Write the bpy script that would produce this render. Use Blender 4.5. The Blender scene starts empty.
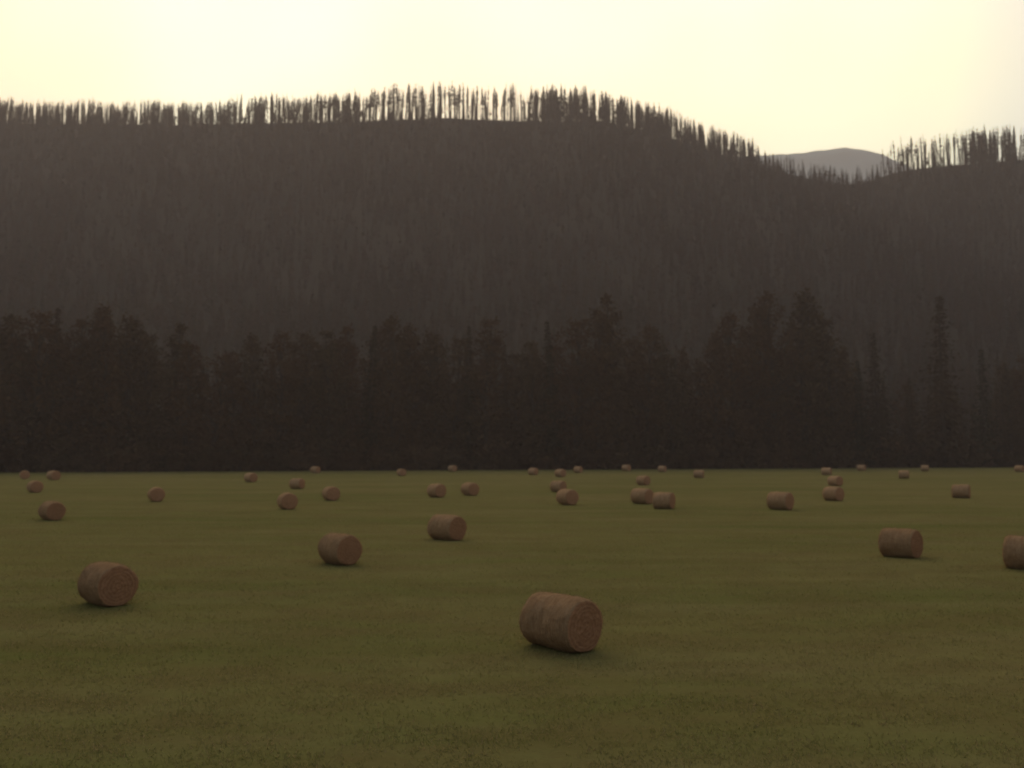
import bpy, math, random
import numpy as np
from mathutils import Vector, noise, Matrix

scene = bpy.context.scene
scene.view_settings.view_transform = 'Standard'
scene.view_settings.look = 'None'
scene.view_settings.exposure = 0
rnd = random.Random(7)

# ---------------------------------------------------------------- helpers
def link(o):
    scene.collection.objects.link(o); return o

def mesh_np(name, verts, faces, mats=(), midx=None, smooth=False):
    """faces: list of tuples or ndarray (n,k)"""
    me = bpy.data.meshes.new(name)
    me.from_pydata([tuple(v) for v in verts] if not isinstance(verts, np.ndarray) else verts.tolist(), [],
                   faces.tolist() if isinstance(faces, np.ndarray) else faces)
    for m in mats: me.materials.append(m)
    if midx is not None: me.polygons.foreach_set('material_index', np.array(midx, dtype=np.int32))
    if smooth: me.polygons.foreach_set('use_smooth', np.ones(len(me.polygons), dtype=bool))
    me.update()
    return me

class NT:
    def __init__(s, mat):
        s.t = mat.node_tree; s.n = s.t.nodes; s.l = s.t.links
    def add(s, typ, **kw):
        nd = s.n.new(typ)
        for k, v in kw.items(): setattr(nd, k, v)
        return nd
    def link(s, a, b): s.l.new(a, b)

def base_mat(name, transl=0.0):
    """matt material; returns (material, node helper, fn that plugs the colour)"""
    m = bpy.data.materials.new(name); m.use_nodes = True
    t = NT(m); t.n.clear()
    out = t.add('ShaderNodeOutputMaterial'); d = t.add('ShaderNodeBsdfDiffuse')
    if transl:
        tr = t.add('ShaderNodeBsdfTranslucent'); mx = t.add('ShaderNodeMixShader'); mx.inputs[0].default_value = transl
        t.link(d.outputs[0], mx.inputs[1]); t.link(tr.outputs[0], mx.inputs[2]); t.link(mx.outputs[0], out.inputs[0])
    else:
        tr = None; t.link(d.outputs[0], out.inputs[0])
    def plug(c):
        t.link(c, d.inputs['Color'])
        if tr: t.link(c, tr.inputs['Color'])
    t.diff = d
    return m, t, plug

def mixc(t, fac, a, b):
    m = t.add('ShaderNodeMix', data_type='RGBA')
    for s, v in ((0, fac), (6, a), (7, b)):
        if isinstance(v, (int, float)): m.inputs[s].default_value = v
        elif isinstance(v, tuple): m.inputs[s].default_value = (*v, 1)
        else: t.link(v, m.inputs[s])
    return m.outputs[2]

def ramp(t, src, lo, hi):
    r = t.add('ShaderNodeMapRange'); r.clamp = True
    t.link(src, r.inputs[0]); r.inputs[1].default_value = lo; r.inputs[2].default_value = hi
    return r.outputs[0]

def tnoise(t, vec, scale, detail=4, rough=0.6, mapscale=None, rot=0.0):
    if mapscale is not None:
        mp = t.add('ShaderNodeMapping'); t.link(vec, mp.inputs[0])
        mp.inputs['Scale'].default_value = mapscale
        mp.inputs['Rotation'].default_value = (0, 0, rot)
        vec = mp.outputs[0]
    n = t.add('ShaderNodeTexNoise'); t.link(vec, n.inputs['Vector'])
    n.inputs['Scale'].default_value = scale; n.inputs['Detail'].default_value = detail
    n.inputs['Roughness'].default_value = rough
    return n.outputs[0]

def bump(t, h, s, d):
    bp = t.add('ShaderNodeBump'); bp.inputs['Strength'].default_value = s; bp.inputs['Distance'].default_value = d
    t.link(h, bp.inputs['Height']); t.link(bp.outputs[0], t.diff.inputs['Normal'])

# ---------------------------------------------------------------- materials
def grass_tones(t, P, k):
    big = ramp(t, tnoise(t, P, 1.0, 3, .6, (0.022, 0.065, 1), .12), .38, .62)
    rows = ramp(t, tnoise(t, P, 1.0, 4, .65, (0.05, 0.30, 1), .10), .40, .68)
    c = mixc(t, big, (.118 * k, .122 * k, .034 * k), (.172 * k, .148 * k, .052 * k))
    return mixc(t, .5, c, mixc(t, rows, c, (.205 * k, .168 * k, .072 * k)))

def make_field_mat():
    m, t, plug = base_mat('mown_grass')
    geo = t.add('ShaderNodeNewGeometry'); P = geo.outputs['Position']
    med = ramp(t, tnoise(t, P, .45, 5, .7, (.5, 1, 1)), .40, .62)
    fine = ramp(t, tnoise(t, P, 7, 5, .8), .3, .7)
    c = grass_tones(t, P, 1.05)
    c = mixc(t, med, c, mixc(t, .5, c, (.135, .095, .038)))
    c = mixc(t, fine, mixc(t, .3, c, (.05, .045, .016)), c)
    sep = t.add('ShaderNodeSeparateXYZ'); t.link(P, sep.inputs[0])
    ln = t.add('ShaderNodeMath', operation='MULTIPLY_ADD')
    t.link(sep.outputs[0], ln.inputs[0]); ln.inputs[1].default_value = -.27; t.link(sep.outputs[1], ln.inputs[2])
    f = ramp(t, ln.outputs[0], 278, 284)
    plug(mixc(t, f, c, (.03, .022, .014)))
    bump(t, fine, .4, .05)
    return m

def make_blade_mat():
    m, t, plug = base_mat('grass_blades', .5)
    geo = t.add('ShaderNodeNewGeometry'); P = geo.outputs['Position']
    c = grass_tones(t, P, 1.3)
    plug(mixc(t, ramp(t, geo.outputs['Random Per Island'], .5, 1), c, (.29, .22, .11)))
    return m

def make_leaf_mat(name, c1, c2):
    m, t, plug = base_mat(name)
    geo = t.add('ShaderNodeNewGeometry')
    oi = t.add('ShaderNodeObjectInfo')
    n = ramp(t, tnoise(t, geo.outputs['Position'], .35, 2), .35, .65)
    c = mixc(t, n, c1, c2)
    plug(mixc(t, oi.outputs['Random'], c, mixc(t, .5, c, (.105, .048, .024))))
    return m

def make_bark(name, c1, c2):
    m, t, plug = base_mat(name)
    tc = t.add('ShaderNodeTexCoord')
    n = ramp(t, tnoise(t, tc.outputs['Object'], 2, 2, .6, (2, 2, .4)), .35, .65)
    plug(mixc(t, n, c1, c2))
    return m

def make_hill_mat():
    m, t, plug = base_mat('burnt_hillside')
    geo = t.add('ShaderNodeNewGeometry'); P = geo.outputs['Position']
    a = ramp(t, tnoise(t, P, .012, 5, .6), .35, .65)
    f = ramp(t, tnoise(t, P, .15, 5, .7), .35, .65)
    c = mixc(t, a, (.045, .035, .027), (.066, .050, .038))
    plug(mixc(t, f, c, mixc(t, .5, c, (.045, .044, .026))))
    return m

def make_bale_side():
    m, t, plug = base_mat('straw_wrapped_side')
    tc = t.add('ShaderNodeTexCoord'); O = tc.outputs['Object']
    oi = t.add('ShaderNodeObjectInfo')
    bands = ramp(t, tnoise(t, O, 1, 4, .7, (22, 1.5, 1.5)), .35, .65)
    clump = ramp(t, tnoise(t, O, 4, 5, .7), .35, .65)
    fib = ramp(t, tnoise(t, O, 1, 5, .8, (60, 9, 9)), .35, .65)
    c = mixc(t, bands, (.40, .235, .120), (.60, .385, .215))
    c = mixc(t, clump, mixc(t, .4, c, (.18, .10, .048)), c)
    c = mixc(t, fib, mixc(t, .4, c, (.14, .075, .036)), c)
    plug(mixc(t, oi.outputs['Random'], c, mixc(t, .3, c, (.26, .155, .08))))
    bump(t, fib, .8, .03)
    return m

def make_bale_end():
    m, t, plug = base_mat('straw_rolled_end')
    tc = t.add('ShaderNodeTexCoord'); O = tc.outputs['Object']
    mp = t.add('ShaderNodeMapping'); t.link(O, mp.inputs[0]); mp.inputs['Scale'].default_value = (0, 1, 1)
    w = t.add('ShaderNodeTexWave', wave_type='RINGS', rings_direction='X')
    t.link(mp.outputs[0], w.inputs[0]); w.inputs['Scale'].default_value = 2.6
    w.inputs['Distortion'].default_value = 4; w.inputs['Detail'].default_value = 3; w.inputs['Detail Scale'].default_value = 1.5
    n = ramp(t, tnoise(t, O, 4, 6, .75), .30, .70)
    c = mixc(t, w.outputs[1], (.34, .165, .082), (.42, .215, .110))
    plug(mixc(t, n, mixc(t, .42, c, (.18, .085, .042)), c))
    bump(t, n, .6, .03)
    return m

M_FIELD = make_field_mat(); M_BLADE = make_blade_mat()
M_LEAF = make_leaf_mat('cottonwood_leaves', (.058, .041, .022), (.108, .072, .040))
M_NEEDLE = make_leaf_mat('spruce_needles', (.030, .031, .018), (.052, .048, .029))
M_DRYNEEDLE = make_leaf_mat('scorched_needles', (.045, .036, .026), (.070, .053, .041))
M_BARK = make_bark('bark', (.045, .034, .025), (.095, .070, .052))
M_CHAR = make_bark('charred_bark', (.035, .027, .021), (.080, .062, .050))
M_HILL = make_hill_mat()
M_BS = make_bale_side(); M_BE = make_bale_end()

# ---------------------------------------------------------------- ground
def gz(x, y):
    if y > 420 or y < 0: return 0.0
    w = min(1, y / 15) * max(.15, min(1, (200 - y) / 120))* min(1, (420 - y) / 100)
    return w * (.26 * noise.noise(Vector((x * .018, y * .03, 0))) + .05 * noise.noise(Vector((x * .15, y * .25, 3))))

xs = np.sinh(np.linspace(-1, 1, 261) * 5.3) / math.sinh(5.3) * 6000
ys = np.concatenate([np.array([-6000, -2500, -1000, -400, -150, -50]), np.linspace(-15, 120, 170), np.linspace(123, 430, 90), np.array([500, 800, 1500, 3000, 6000, 9000])])
V = []; F = []
for j, y in enumerate(ys):
    for i, x in enumerate(xs):
        V.append((x, y, gz(x, y)))
nx = len(xs)
for j in range(len(ys) - 1):
    for i in range(nx - 1):
        a = j * nx + i; F.append((a, a + 1, a + nx + 1, a + nx))
link(bpy.data.objects.new('hay_field_ground', mesh_np('hay_field_ground', V, F, [M_FIELD], smooth=True)))

# ---------------------------------------------------------------- grass blades (one mesh)
rng = np.random.default_rng(5)
N = 300000
u = rng.random(N)
yy = 12 * np.exp(u * math.log(120 / 12))          # density falls with distance
xx = (rng.random(N) * 2 - 1) * (yy * .66 + 3)
keep = np.array([.8 * noise.noise(Vector((x * .7, y * .9, 5))) + .35 * noise.noise(Vector((x * 3, y * 3, 9))) + .5 > r * .8 for x, y, r in zip(xx, yy, rng.random(N))])
keep &= rng.random(N) < np.clip((120 - yy) / 80, 0, 1)
xx = xx[keep]; yy = yy[keep]; N = len(xx)
zz = np.array([gz(x, y) for x, y in zip(xx, yy)])
hgt = rng.uniform(.03, .08, N)
wid = rng.uniform(.005, .012, N) * (1 + yy / 30)
ang = rng.random(N) * math.tau
lean = rng.uniform(-1.3, 1.3, (N, 2)) * hgt[:, None]
v = np.zeros((N, 3, 3))
v[:, 0] = np.stack([xx - np.cos(ang) * wid, yy - np.sin(ang) * wid, zz - .01], 1)
v[:, 1] = np.stack([xx + np.cos(ang) * wid, yy + np.sin(ang) * wid, zz - .01], 1)
v[:, 2] = np.stack([xx + lean[:, 0], yy + lean[:, 1], zz + hgt], 1)
link(bpy.data.objects.new('stubble_grass', mesh_np('stubble_grass', v.reshape(-1, 3), np.arange(N * 3).reshape(-1, 3), [M_BLADE])))

# ---------------------------------------------------------------- hay bales
def bale_mesh(seed, L, R, hi=True):
    r = random.Random(seed)
    nseg = 96 if hi else 40; nu = 30 if hi else 10; nr = 18 if hi else 6
    V = []; F = []; MI = []; rings = []
    off = Vector((seed * 7.3, 0, 0))
    def pt(x, rad, a, end=0):
        y = math.cos(a) * rad; z = math.sin(a) * rad
        n = noise.noise(Vector((x * 2, y * 2, z * 2)) + off) * .05 + noise.noise(Vector((x * 14, y * 6, z * 6)) + off) * .024
        if end:
            x += end * (.05 * (1 - (rad / R) ** 2) + .014 * math.sin(rad * 70 + a + seed) + noise.noise(Vector((y * 9, z * 9, seed))) * .025)
        else:
            y *= 1 + n / R; z *= 1 + n / R
        z0 = -R * .93
        if z < z0: z = z0 + (z - z0) * .25
        z *= .985
        y *= 1.015
        return (x, y, z)
    prof = []
    for i in range(nu + 1):
        t = i / nu * 2 - 1
        rr = R * (1 - .07 * abs(t) ** 7) + .008 * math.sin(t * 40 + seed)
        prof.append((t * L / 2, rr))
    def ring(x, rad, end=0):
        s = len(V)
        for k in range(nseg): V.append(pt(x, rad, k / nseg * math.tau, end))
        return s
    sides = [ring(x, rr) for x, rr in prof]
    for a, b in zip(sides, sides[1:]):
        for k in range(nseg):
            k2 = (k + 1) % nseg; F.append((a + k, b + k, b + k2, a + k2)); MI.append(0)
    for e, st in ((-1, sides[0]), (1, sides[-1])):
        p = st
        for q in range(1, nr):
            rad = R * .93 * (1 - q / nr) ** .9
            s = ring(e * L / 2, rad, e)
            for k in range(nseg):
                k2 = (k + 1) % nseg
                F.append((p + k, s + k, s + k2, p + k2) if e > 0 else (p + k, p + k2, s + k2, s + k)); MI.append(1)
            p = s
        c = len(V); V.append((e * (L / 2 + .05), 0, 0))
        for k in range(nseg):
            k2 = (k + 1) % nseg
            F.append((p + k, c, p + k2) if e > 0 else (p + k, p + k2, c)); MI.append(1)
    if hi:
        for _ in range(4200):
            a = r.random() * math.tau
            if r.random() < .6:
                x = r.uniform(-L / 2, L / 2); p = Vector(pt(x, R, a)); nrm = Vector((0, math.cos(a), math.sin(a))); mi = 0
            else:
                e = r.choice((-1, 1)); rad = R * math.sqrt(r.random()) * .97
                p = Vector(pt(e * L / 2, rad, a, e)); nrm = Vector((e, 0, 0)); mi = 1
            d = (nrm * r.uniform(.15, .8) + Vector((r.uniform(-1, 1), r.uniform(-1, 1), r.uniform(-1, 1)))).normalized() * r.uniform(.03, .12)
            if d.dot(nrm) < 0: d -= 2 * d.dot(nrm) * nrm
            s = d.cross(Vector((r.random(), r.random(), r.random()))).normalized() * .005
            i = len(V); V += [tuple(p - s), tuple(p + s), tuple(p + d)]; F.append((i, i + 1, i + 2)); MI.append(mi)
    return mesh_np('hay_bale', V, F, [M_BS, M_BE], MI, smooth=True)

HI = ((1, 1.82, .74), (2, 1.62, .735), (3, 1.66, .725)); LO = ((11, 1.7, .76), (12, 1.55, .74), (13, 1.62, .75))
hiB = [(bale_mesh(s, L, R, True), R) for s, L, R in HI]
loB = [(bale_mesh(s, L, R, False), R) for s, L, R in LO]
bales = [(1.34, 24.9, -2), (-14.3, 31.9, 3), (-8.15, 42.6, -2), (-3.9, 53.8, 3), (19.35, 44.8, -3), (22.9, 39.9, 2),
 (-36.2, 70.6, 0), (-21.3, 85, 0), (-20.4, 101, 0), (-39.3, 99, 0), (-63.4, 119, 0), (-99.7, 183, 0), (-90.2, 176, 0),
 (-47.9, 164, 0), (-31.7, 132, 0), (-51.9, 236, 0), (-25.6, 207, 0), (-9.1, 108, 0), (-5.3, 113, 0), (5.1, 216, 0),
 (6.3, 122, 0), (5.65, 91.5, 0), (17.6, 238, 0), (10.7, 198, 0), (13.5, 93, 0), (14.4, 85, 0), (21.7, 148, 0),
 (33.5, 262, 0), (42, 250, 0), (39.7, 190, 0), (25, 83.5, 0), (35.5, 99, 0), (52, 144, 0), (76, 216, 0), (81.5, 186, 0),
 (53, 105.7, 0), (104, 266, 0), (121, 262, 0), (-17, 255, 0), (142, 250, 0), (-140, 150, 0), (150, 180, 0), (-110, 95, 0), (100, 120, 0)]
for i, (x, y, da) in enumerate(bales):
    me, R = (hiB if y < 75 else loB)[i % 3]
    o = bpy.data.objects.new('hay_bale', me)
    if y > 75: da = rnd.uniform(-18, 22)
    o.rotation_euler = (0, 0, math.radians(-45 + da))
    sc = rnd.uniform(.99, 1.06) if i else 1.0
    if y > 75: sc *= 1.08
    if y > 150: sc *= 1.1
    o.scale = (sc, sc, sc)
    o.location = (x, y, gz(x, y) + .925 * R * sc)
    link(o)

# ---------------------------------------------------------------- trees
class TB:
    def __init__(s): s.V = []; s.F = []; s.M = []
    def tube(s, pts, rads, n=6, mi=0):
        idx = []
        for i, (p, r) in enumerate(zip(pts, rads)):
            p = Vector(p)
            d = (Vector(pts[min(i + 1, len(pts) - 1)]) - Vector(pts[max(i - 1, 0)])).normalized()
            a = d.orthogonal().normalized(); b = d.cross(a)
            idx.append(len(s.V))
            for k in range(n):
                t = k / n * math.tau; s.V.append(tuple(p + (a * math.cos(t) + b * math.sin(t)) * r))
        for a, b in zip(idx, idx[1:]):
            for k in range(n):
                k2 = (k + 1) % n; s.F.append((a + k, a + k2, b + k2, b + k)); s.M.append(mi)
    def leaf(s, p, d, w, mi=1):
        i = len(s.V)
        s.V += [tuple(p), tuple(p + d * .5 + w), tuple(p + d), tuple(p + d * .45 - w)]
        s.F.append((i, i + 1, i + 2, i + 3)); s.M.append(mi)
    def mesh(s, name, mats): return mesh_np(name, s.V, s.F, mats, s.M)

def rv(r): 
    while True:
        v = Vector((r.uniform(-1, 1), r.uniform(-1, 1), r.uniform(-1, 1)))
        if .05 < v.length < 1: return v.normalized()

def cottonwood(seed, H=40.0, W=.17, nclump=100, leaves=52):
    r = random.Random(seed); tb = TB()
    pts = [(0, 0, -.5)]; x = y = 0
    for k in range(1, 9):
        x += r.uniform(-.5, .5); y += r.uniform(-.5, .5); pts.append((x, y, H * .86 * k / 8))
    tb.tube(pts, [.62 - .068 * k for k in range(9)], 8)
    def axis(z):
        f = max(0, min(7.999, z / (H * .86) * 8)); i = int(f); a, b = Vector(pts[i]), Vector(pts[i + 1]); return a.lerp(b, f - i)
    lobes = [(r.random() * math.tau, r.uniform(.25, .9), r.uniform(.65, 1.35)) for _ in range(8)]
    cl = []
    for k in range(nclump):
        h = r.uniform(.07, 1) ** .9
        R = W * H * (math.sin(min(1, (h + .12) / .62) * math.pi / 2) if h < .45 else max(.04, (1 - ((h - .45) / .57)) ** .7))
        a = r.random() * math.tau
        for la, lh, ls in lobes:
            if abs(lh - h) < .13 and math.cos(a - la) > .3: R *= ls
        R *= r.uniform(.45, 1.12)
        c = Vector((math.cos(a) * R, math.sin(a) * R, h * H * .97)) + axis(h * H * .8) * 1
        c.z = h * H * .965
        cl.append((c, r.uniform(1.1, 2.5) * (1.2 - .68 * h)))
    for c, cr in cl:
        if r.random() < .5:
            z0 = max(2, c.z - r.uniform(3, 9)); s = axis(z0)
            mid = s.lerp(c, .5) + Vector((0, 0, -.8))
            tb.tube([s, mid, c], [.2, .12, .04], 4)
        for _ in range(int(leaves * (cr / 1.8) ** 1.3)):
            d = rv(r); p = c + Vector((d.x, d.y, d.z * .85)) * cr * (r.random() ** .5) * 1.35
            s = r.uniform(.3, .7); dd = rv(r)
            w = dd.orthogonal().normalized(); w.rotate(Matrix.Rotation(r.random() * 6, 3, dd))
            tb.leaf(p, dd * s * 1.3, w * s * .5)
    return tb.mesh('cottonwood', [M_BARK, M_LEAF])

def spruce(seed, H=38.0, W=.15, levels=46, mats=None, bare=.04, per=8, detail=True, sparse=0.0, trunk_r=.4, fall=1.0):
    r = random.Random(seed); tb = TB()
    lx = r.uniform(-.02, .02) * H
    tb.tube([(0, 0, -1), (lx * .3, 0, H * .35), (lx * .7, 0, H * .7), (lx, 0, H)], [trunk_r, trunk_r * .75, trunk_r * .42, .03], 6)
    for l in range(levels):
        for k in range(per):
            if r.random() < sparse: continue
            h = bare + (1 - bare) * (l + r.random() * 1.6) / levels
            if h > .99: continue
            g = (h - bare) / (1 - bare)
            L = W * H * (1 - g) ** .85 * (.6 + .4 * min(1, g * 6)) + .2
            a = r.random() * math.tau
            ln = L * r.uniform(.55, 1.2)
            dirv = Vector((math.cos(a), math.sin(a), -.35 + .6 * g + r.uniform(-.15, .15)))
            base = Vector((lx * h, 0, h * H))
            side = Vector((-math.sin(a), math.cos(a), 0))
            if detail:
                n = max(2, int(ln / .85))
                for q in range(n):
                    f = (q + .4) / n
                    p = base + dirv * ln * f + Vector((0, 0, -ln * .12 * f * f))
                    for sd in (-1, 1):
                        s = r.uniform(.7, 1.3) * (1.15 - .5 * f) * (1.05 - .6 * g)
                        d = (dirv * .5 + side * sd * r.uniform(.3, 1) + Vector((0, 0, r.uniform(-1.1, .1)))).normalized() * s
                        tb.leaf(p, d, (rv(r) * .6 + Vector((0, 0, .3))) * .42 * s)
            else:
                w = (side + rv(r) * .7) * min(.5, ln * .28)
                tb.leaf(base, dirv * ln, w)
                tb.leaf(base + dirv * ln * .3, dirv * ln * .6 + Vector((0, 0, -.6)), Vector((0, 0, .35)) + side * .15)
    return tb.mesh('spruce', mats or [M_BARK, M_NEEDLE])

def snag(seed, H=30.0, crown=.35, twigs=26, trunk_r=.42, dens=1.0, cw=1.0):
    """fire-killed conifer: bare pole, stubby dead limbs, thin scorched top"""
    r = random.Random(seed); tb = TB()
    lx = r.uniform(-.05, .05) * H
    tb.tube([(0, 0, -1), (lx * .4, 0, H * .5), (lx, 0, H)], [trunk_r, trunk_r * .75, .08], 5)
    for k in range(twigs):
        h = r.uniform(.25, .98); a = r.random() * math.tau; ln = r.uniform(.6, 2.4) * (1.25 - h)
        b = Vector((lx * h, 0, h * H))
        tb.tube([b, b + Vector((math.cos(a) * ln, math.sin(a) * ln, r.uniform(-.7, .3)))], [.1, .03], 3)
    if crown > 0:
        gaps = [r.random() for _ in range(3)]
        for k in range(int(130 * crown / .35 * dens)):
            g = r.random()
            if any(abs(g - q) < .06 for q in gaps): continue
            h = 1 - crown * g
            a = r.random() * math.tau; ln = cw * (.25 + 1.9 * min(1, g * 1.5) * (1.15 - .5 * g)) * r.uniform(.4, 1.2)
            b = Vector((lx * h, 0, h * H)); dv = Vector((math.cos(a), math.sin(a), r.uniform(-.6, .2)))
            tb.leaf(b, dv * ln, (Vector((-math.sin(a), math.cos(a), 0)) + rv(r)) * .24)
    return tb.mesh('snag', [M_CHAR, M_DRYNEEDLE])

def shrub(seed):
    r = random.Random(seed); tb = TB()
    for k in range(9):
        a = r.random() * math.tau
        tb.tube([(0, 0, -.2), (math.cos(a) * 1.2, math.sin(a) * 1.2, 2.5)], [.08, .03], 3)
    for c in range(22):
        cc = Vector((r.gauss(0, 1.8), r.gauss(0, 1.3), r.uniform(.4, 4.5)))
        for _ in range(40):
            d = rv(r); p = cc + d * r.uniform(.3, 1.2); dd = rv(r); s = r.uniform(.25, .5)
            tb.leaf(p, dd * s * 1.3, dd.orthogonal().normalized() * s * .5)
    return tb.mesh('shrub', [M_BARK, M_LEAF])

def variants(name, meshes):
    col = bpy.data.collections.new(name)
    for i, me in enumerate(meshes):
        col.objects.link(bpy.data.objects.new('%s_%02d' % (name, i), me))
    return col

def scatter(name, pts, col, tilt=.02):
    """pts: list of (x,y,z,scale,idx,widthscale) -> ONE object with instances"""
    me = bpy.data.meshes.new(name)
    me.from_pydata([p[:3] for p in pts], [], [])
    a = me.attributes.new('t_scale', 'FLOAT_VECTOR', 'POINT')
    a.data.foreach_set('vector', np.array([(p[3] * p[5], p[3] * p[5], p[3]) for p in pts], dtype=np.float32).ravel())
    a = me.attributes.new('t_rot', 'FLOAT_VECTOR', 'POINT')
    rr = random.Random(len(pts))
    a.data.foreach_set('vector', np.array([(rr.gauss(0, tilt), rr.gauss(0, tilt), rr.random() * math.tau) for p in pts], dtype=np.float32).ravel())
    a = me.attributes.new('t_idx', 'INT', 'POINT')
    a.data.foreach_set('value', np.array([p[4] for p in pts], dtype=np.int32))
    o = link(bpy.data.objects.new(name, me))
    g = bpy.data.node_groups.new(name + '_instances', 'GeometryNodeTree')
    g.interface.new_socket('Geometry', in_out='INPUT', socket_type='NodeSocketGeometry')
    g.interface.new_socket('Geometry', in_out='OUTPUT', socket_type='NodeSocketGeometry')
    n = g.nodes; i = n.new('NodeGroupInput'); out = n.new('NodeGroupOutput')
    iop = n.new('GeometryNodeInstanceOnPoints'); ci = n.new('GeometryNodeCollectionInfo')
    ci.inputs['Collection'].default_value = col
    ci.inputs['Separate Children'].default_value = True; ci.inputs['Reset Children'].default_value = True
    iop.inputs['Pick Instance'].default_value = True
    def na(nm, ty):
        q = n.new('GeometryNodeInputNamedAttribute'); q.data_type = ty; q.inputs['Name'].default_value = nm
        return q.outputs['Attribute']
    g.links.new(i.outputs[0], iop.inputs['Points']); g.links.new(ci.outputs[0], iop.inputs['Instance'])
    g.links.new(na('t_idx', 'INT'), iop.inputs['Instance Index'])
    g.links.new(na('t_rot', 'FLOAT_VECTOR'), iop.inputs['Rotation'])
    g.links.new(na('t_scale', 'FLOAT_VECTOR'), iop.inputs['Scale'])
    g.links.new(iop.outputs[0], out.inputs[0])
    md = o.modifiers.new('instances', 'NODES'); md.node_group = g
    return o

# --- tree belt on the far side of the field
top_tab = [(-.75, .165), (-.575, .172), (-.51, .168), (-.46, .163), (-.40, .150), (-.365, .132), (-.345, .118), (-.305, .130), (-.24, .146),
           (-.18, .142), (-.148, .162), (-.09, .142), (-.036, .152), (.03, .146), (.088, .163), (.121, .182), (.166, .150),
           (.20, .128), (.234, .140), (.256, .162), (.312, .184), (.357, .172), (.378, .110), (.40, .095), (.45, .095), (.52, .09), (.575, .105), (.75, .12)]
tx = [a for a, b in top_tab]; ty = [b for a, b in top_tab]
CW = [cottonwood(s, 40, w) for s, w in ((21, .14), (22, .16), (23, .13), (24, .17), (25, .15))]
SP = [spruce(s, 38, w, 40, None, .03, 13) for s, w in ((31, .13), (32, .15), (33, .11))]
SH = [shrub(41), shrub(42)]
belt_col = variants('belt_tree', CW + SP + SH)
pts = []
s = -.74
while s < .74:
    D = 285 / (1 - .27 * s)
    h = 5.3 + D * float(np.interp(s, tx, ty)) * rnd.choice((1.06, 1.0, 1.04, .95, .9))
    x = s * D
    if not (.375 < s < .56):
        pts.append((x, D + rnd.uniform(2, 8), 0, h / 40, rnd.choice((0, 1, 2, 3, 4, 0, 1, 2, 3, 4, 5, 7)), rnd.uniform(.95, 1.35)))
    s += rnd.uniform(.018, .032)
for row in range(2):
    s = -.8
    while s < .8:
        D = 285 / (1 - .27 * s) + 14 + row * 15 + rnd.uniform(-5, 5)
        h = (5.3 + D * float(np.interp(s, tx, ty))) * rnd.uniform(.66, .95)
        sp = rnd.random() < .35
        pts.append((s * D, D, 0, h / 40, rnd.randrange(5, 8) if sp else rnd.randrange(5), rnd.uniform(.95, 1.3)))
        s += rnd.uniform(.020, .036)
for row in range(3):
    s = -.8
    while s < .8:
        D = 285 / (1 - .27 * s) - 1 + row * 6 + rnd.uniform(-2, 3)
        pts.append((s * D, D, 0, rnd.uniform(.6, 1.5) + row * .5, rnd.randrange(8, 10), rnd.uniform(1, 1.4)))
        s += rnd.uniform(.008, .016)
scatter('distant_tree_line', pts, belt_col)
for s, top, k, ws in ((.413, .137, 0, 1.6), (.484, .180, 1, 1.6), (.530, .118, 2, 1.5), (.447, .085, 2, 1.5), (.56, .095, 0, 1.3), (.39, .105, 2, 1.5)):
    D = 285 / (1 - .27 * s) + 1; h = 5.3 + D * top
    o = bpy.data.objects.new('spruce_tree', SP[k]); o.location = (s * D, D, 0)
    o.scale = (h / 38 * ws, h / 38 * ws, h / 38); o.rotation_euler = (0, 0, rnd.random() * 6); link(o)

# --- hill
K = 10 / 9
rid = [(-2200, 300), (-1000, 345), (-700, 352), (-531, 347), (-428, 345), (-324, 345), (-220, 347), (-116, 350), (-75, 352), (-12, 349), (50, 349),
       (91, 350), (143, 338), (195, 321), (247, 303), (299, 290), (340, 281), (365, 283), (390, 292), (413, 298), (455, 302), (531, 307), (700, 330), (1000, 320), (2200, 280)]
rx = np.array([a * K for a, b in rid]); rz = np.array([(b - 5) * K + 5 for a, b in rid])
def hz(x, y):
    R = float(np.interp(x, rx, rz))
    R += 2.0 * noise.noise(Vector((x * .02, 0, 1)))
    if y <= 1000:
        t = max(0, (y - 420) / 580)
        z = R * t ** 1.12
        amp = 26 * math.sin(min(1, t) * math.pi) ** 1
        gul = noise.noise(Vector((x * .006 + y * .001, y * .003, 7))) + .5 * noise.noise(Vector((x * .016, y * .006, 2)))
        z += amp * gul * .8
    else:
        z = R - .42 * (y - 1000)
    return z - (1.5 if y <= 425 else 0)
hxs = np.linspace(-2200, 2200, 260); hys = np.concatenate([np.linspace(415, 1000, 60), np.linspace(1010, 1900, 40)])
V = [(x, y, hz(x, y)) for y in hys for x in hxs]; n = len(hxs)
F = [(j * n + i, j * n + i + 1, (j + 1) * n + i + 1, (j + 1) * n + i) for j in range(len(hys) - 1) for i in range(n - 1)]
link(bpy.data.objects.new('hill', mesh_np('hill', V, F, [M_HILL], smooth=True)))

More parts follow.
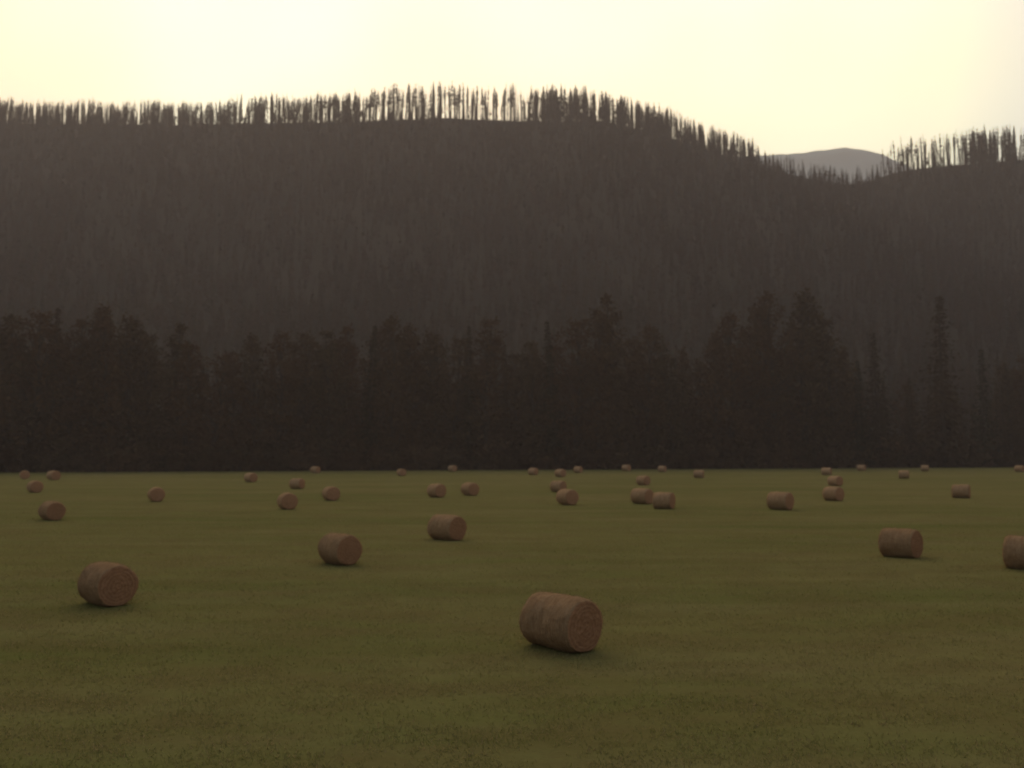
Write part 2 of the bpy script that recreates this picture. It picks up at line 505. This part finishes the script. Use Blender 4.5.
HS = [snag(s, 19, c, 8, .22) for s, c in ((51, .6), (52, .3), (53, .8), (54, .5))] + \
     [spruce(s, 17, w, 14, [M_CHAR, M_DRYNEEDLE], .08, 5, False, .1) for s, w in ((61, .16), (62, .19))] + \
     [spruce(s, 17, w, 16, [M_BARK, M_NEEDLE], .05, 6, False, .05) for s, w in ((63, .20), (64, .17))]
hcol = variants('hillside_tree', HS)
pts = []
for _ in range(17000):
    y = 425 + 560 * rnd.random() ** .85; x = rnd.uniform(-1, 1) * (y * .66 + 50)
    t = (y - 420) / 580
    dn = noise.noise(Vector((x * .01, y * .008, 4)))
    if dn < -.33 and rnd.random() < .3: continue
    g = rnd.random() < max(.06, .75 - 1.6 * t + dn * .8)
    idx = rnd.choice((6, 7)) if g else rnd.choice((0, 1, 2, 3, 4, 5, 4, 5))
    pts.append((x, y, hz(x, y) - .3, rnd.uniform(.5, 1.15), idx, rnd.uniform(.85, 1.25)))
scatter('hillside_forest', pts, hcol)

# ridge-top trees
RS = [snag(s, 34, c, 40, .6, 1.6, w_) for s, c, w_ in ((71, .5, 1), (72, .38, .9), (73, .62, 1.1), (74, .0, 1), (75, .28, .8))] + \
     [spruce(s, 32, w, 34, [M_CHAR, M_DRYNEEDLE], .12, 7, False, .2, .5) for s, w in ((81, .09), (82, .11), (83, .07))]
rcol = variants('ridge_tree', RS)
pts = []
def rpt(x, y, h, kinds):
    k = rnd.choice(kinds); pts.append((x, y, hz(x, y) - .5, h / (34 if k < 5 else 32), k, rnd.uniform(.75, 1.3)))
x = -1100
while x < 1100:
    px = x / K
    if px < -290:   h, kinds, step, rows = 30, (0, 2, 5, 6, 7, 1, 3), 2.2, 6
    elif px < -150: h, kinds, step, rows = 36, (0, 1, 2, 5, 7, 2), 2.5, 5
    elif px < 30:   h, kinds, step, rows = 43, (0, 1, 2, 4, 0, 2, 3), 2.5, 2
    elif px < 150:  h, kinds, step, rows = 43 - (px - 30) * .07, (5, 6, 7, 2, 0), 2.4, 6
    elif px < 255:  h, kinds, step, rows = 33, (5, 6, 7, 2, 0, 3), 2.6, 6
    elif px < 385:  h, kinds, step, rows = 22, (0, 4, 5, 7, 3), 4.0, 5
    elif px < 470:  h, kinds, step, rows = 39, (0, 1, 2, 4, 3), 2.6, 2
    else:           h, kinds, step, rows = 43, (0, 1, 2, 5, 6), 2.7, 5
    h *= 1 + .14 * noise.noise(Vector((x * .03, 0, 11)))
    for _ in range(rows):
        y = 1000 + rnd.uniform(-16, 8)
        rpt(x + rnd.gauss(0, step), y, h * rnd.choice((1.05, 1.0, .95, .88, .75, .5)) * rnd.uniform(.92, 1.06), kinds)
    x += step * rnd.uniform(.4, 1.6) * (1.35 if rows > 2 else .9)
scatter('ridge_forest', pts, rcol, .03)

# --- far mountain seen through the saddle
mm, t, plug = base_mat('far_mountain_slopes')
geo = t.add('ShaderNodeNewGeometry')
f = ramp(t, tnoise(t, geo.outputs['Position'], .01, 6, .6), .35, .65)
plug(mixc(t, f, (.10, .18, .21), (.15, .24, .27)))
mt = [(-2500, 500), (-500, 950), (300, 1120), (900, 1195), (1100, 1203), (1230, 1218), (1341, 1232), (1420, 1222), (1500, 1200), (1600, 1150), (2100, 950), (4500, 500)]
mx = [a for a, _ in mt]; mz = [c for _, c in mt]
def mzf(x, y):
    R = float(np.interp(x, mx, mz)); d = abs(y - 3500)
    return R + 5 * noise.noise(Vector((x * .02, 0, 0))) - d * .8 + min(d, 300) * .25 * noise.noise(Vector((x * .004, y * .004, 0)))
gx = np.linspace(-2500, 4500, 300); gy = np.linspace(2000, 5000, 61)
V = [(x, y, max(-5, mzf(x, y))) for y in gy for x in gx]; n = len(gx)
F = [(j * n + i, j * n + i + 1, (j + 1) * n + i + 1, (j + 1) * n + i) for j in range(len(gy) - 1) for i in range(n - 1)]
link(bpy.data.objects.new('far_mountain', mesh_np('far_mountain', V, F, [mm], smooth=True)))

# --- thin smoke haze filling the valley
hm = bpy.data.materials.new('valley_haze'); hm.use_nodes = True
t = NT(hm); t.n.clear()
out = t.add('ShaderNodeOutputMaterial'); vs = t.add('ShaderNodeVolumeScatter')
vs.inputs['Color'].default_value = (1, .83, .80, 1)
vs.inputs['Density'].default_value = .00026; vs.inputs['Anisotropy'].default_value = .35
t.link(vs.outputs[0], out.inputs['Volume'])
V = [(x, y, z) for z in (-20, 1400) for y in (-300, 5200) for x in (-4000, 5000)]
F = [(0, 2, 3, 1), (4, 5, 7, 6), (0, 1, 5, 4), (2, 6, 7, 3), (0, 4, 6, 2), (1, 3, 7, 5)]
link(bpy.data.objects.new('valley_haze', mesh_np('valley_haze', V, F, [hm])))

# ---------------------------------------------------------------- light
SUN_EL, SUN_AZ = 24, -12
w = bpy.data.worlds.new('World'); scene.world = w; w.use_nodes = True
nt = w.node_tree; bg = nt.nodes['Background']
sky = nt.nodes.new('ShaderNodeTexSky'); sky.sky_type = 'NISHITA'; sky.sun_disc = False
sky.sun_elevation = math.radians(SUN_EL); sky.sun_rotation = math.radians(SUN_AZ)
sky.air_density = 1.0; sky.dust_density = 8.0; sky.ozone_density = 1.0
mx_ = nt.nodes.new('ShaderNodeMix'); mx_.data_type = 'RGBA'; mx_.blend_type = 'MULTIPLY'; mx_.inputs[0].default_value = 1
nt.links.new(sky.outputs[0], mx_.inputs[6]); mx_.inputs[7].default_value = (1.0, .86, .70, 1)
# smoke veil: evens out the glow and swallows its blue
tc = nt.nodes.new('ShaderNodeTexCoord'); nz = nt.nodes.new('ShaderNodeTexNoise'); nz.inputs['Scale'].default_value = 2.4; nz.inputs['Detail'].default_value = 2
nt.links.new(tc.outputs['Generated'], nz.inputs['Vector'])
mr = nt.nodes.new('ShaderNodeMapRange'); nt.links.new(nz.outputs[0], mr.inputs[0]); mr.inputs[1].default_value = .35; mr.inputs[2].default_value = .65
veil = nt.nodes.new('ShaderNodeMix'); veil.data_type = 'RGBA'
nt.links.new(mr.outputs[0], veil.inputs[0]); veil.inputs[6].default_value = (8.0, 5.4, 3.45, 1); veil.inputs[7].default_value = (8.6, 6.8, 4.7, 1)
mn = nt.nodes.new('ShaderNodeVectorMath'); mn.operation = 'MINIMUM'
nt.links.new(mx_.outputs[2], mn.inputs[0]); nt.links.new(veil.outputs[2], mn.inputs[1])
nt.links.new(mn.outputs[0], bg.inputs[0]); bg.inputs[1].default_value = .29
L = bpy.data.lights.new('sun', 'SUN'); L.energy = 1.2; L.angle = math.radians(28); L.color = (1, .80, .58)
so = link(bpy.data.objects.new('sun', L)); so.rotation_euler = (math.radians(-(90 - SUN_EL)), 0, math.radians(-SUN_AZ))

# ---------------------------------------------------------------- camera
c = bpy.data.cameras.new('camera'); co = link(bpy.data.objects.new('camera', c))
c.sensor_width = 36; c.lens = 36 * 890 / 1024
co.location = (0, 0, 5.3); co.rotation_euler = (math.radians(90 + 4.43), 0, 0)
c.clip_start = .1; c.clip_end = 20000
c.dof.use_dof = True; c.dof.focus_distance = 11; c.dof.aperture_fstop = 1.0
scene.camera = co
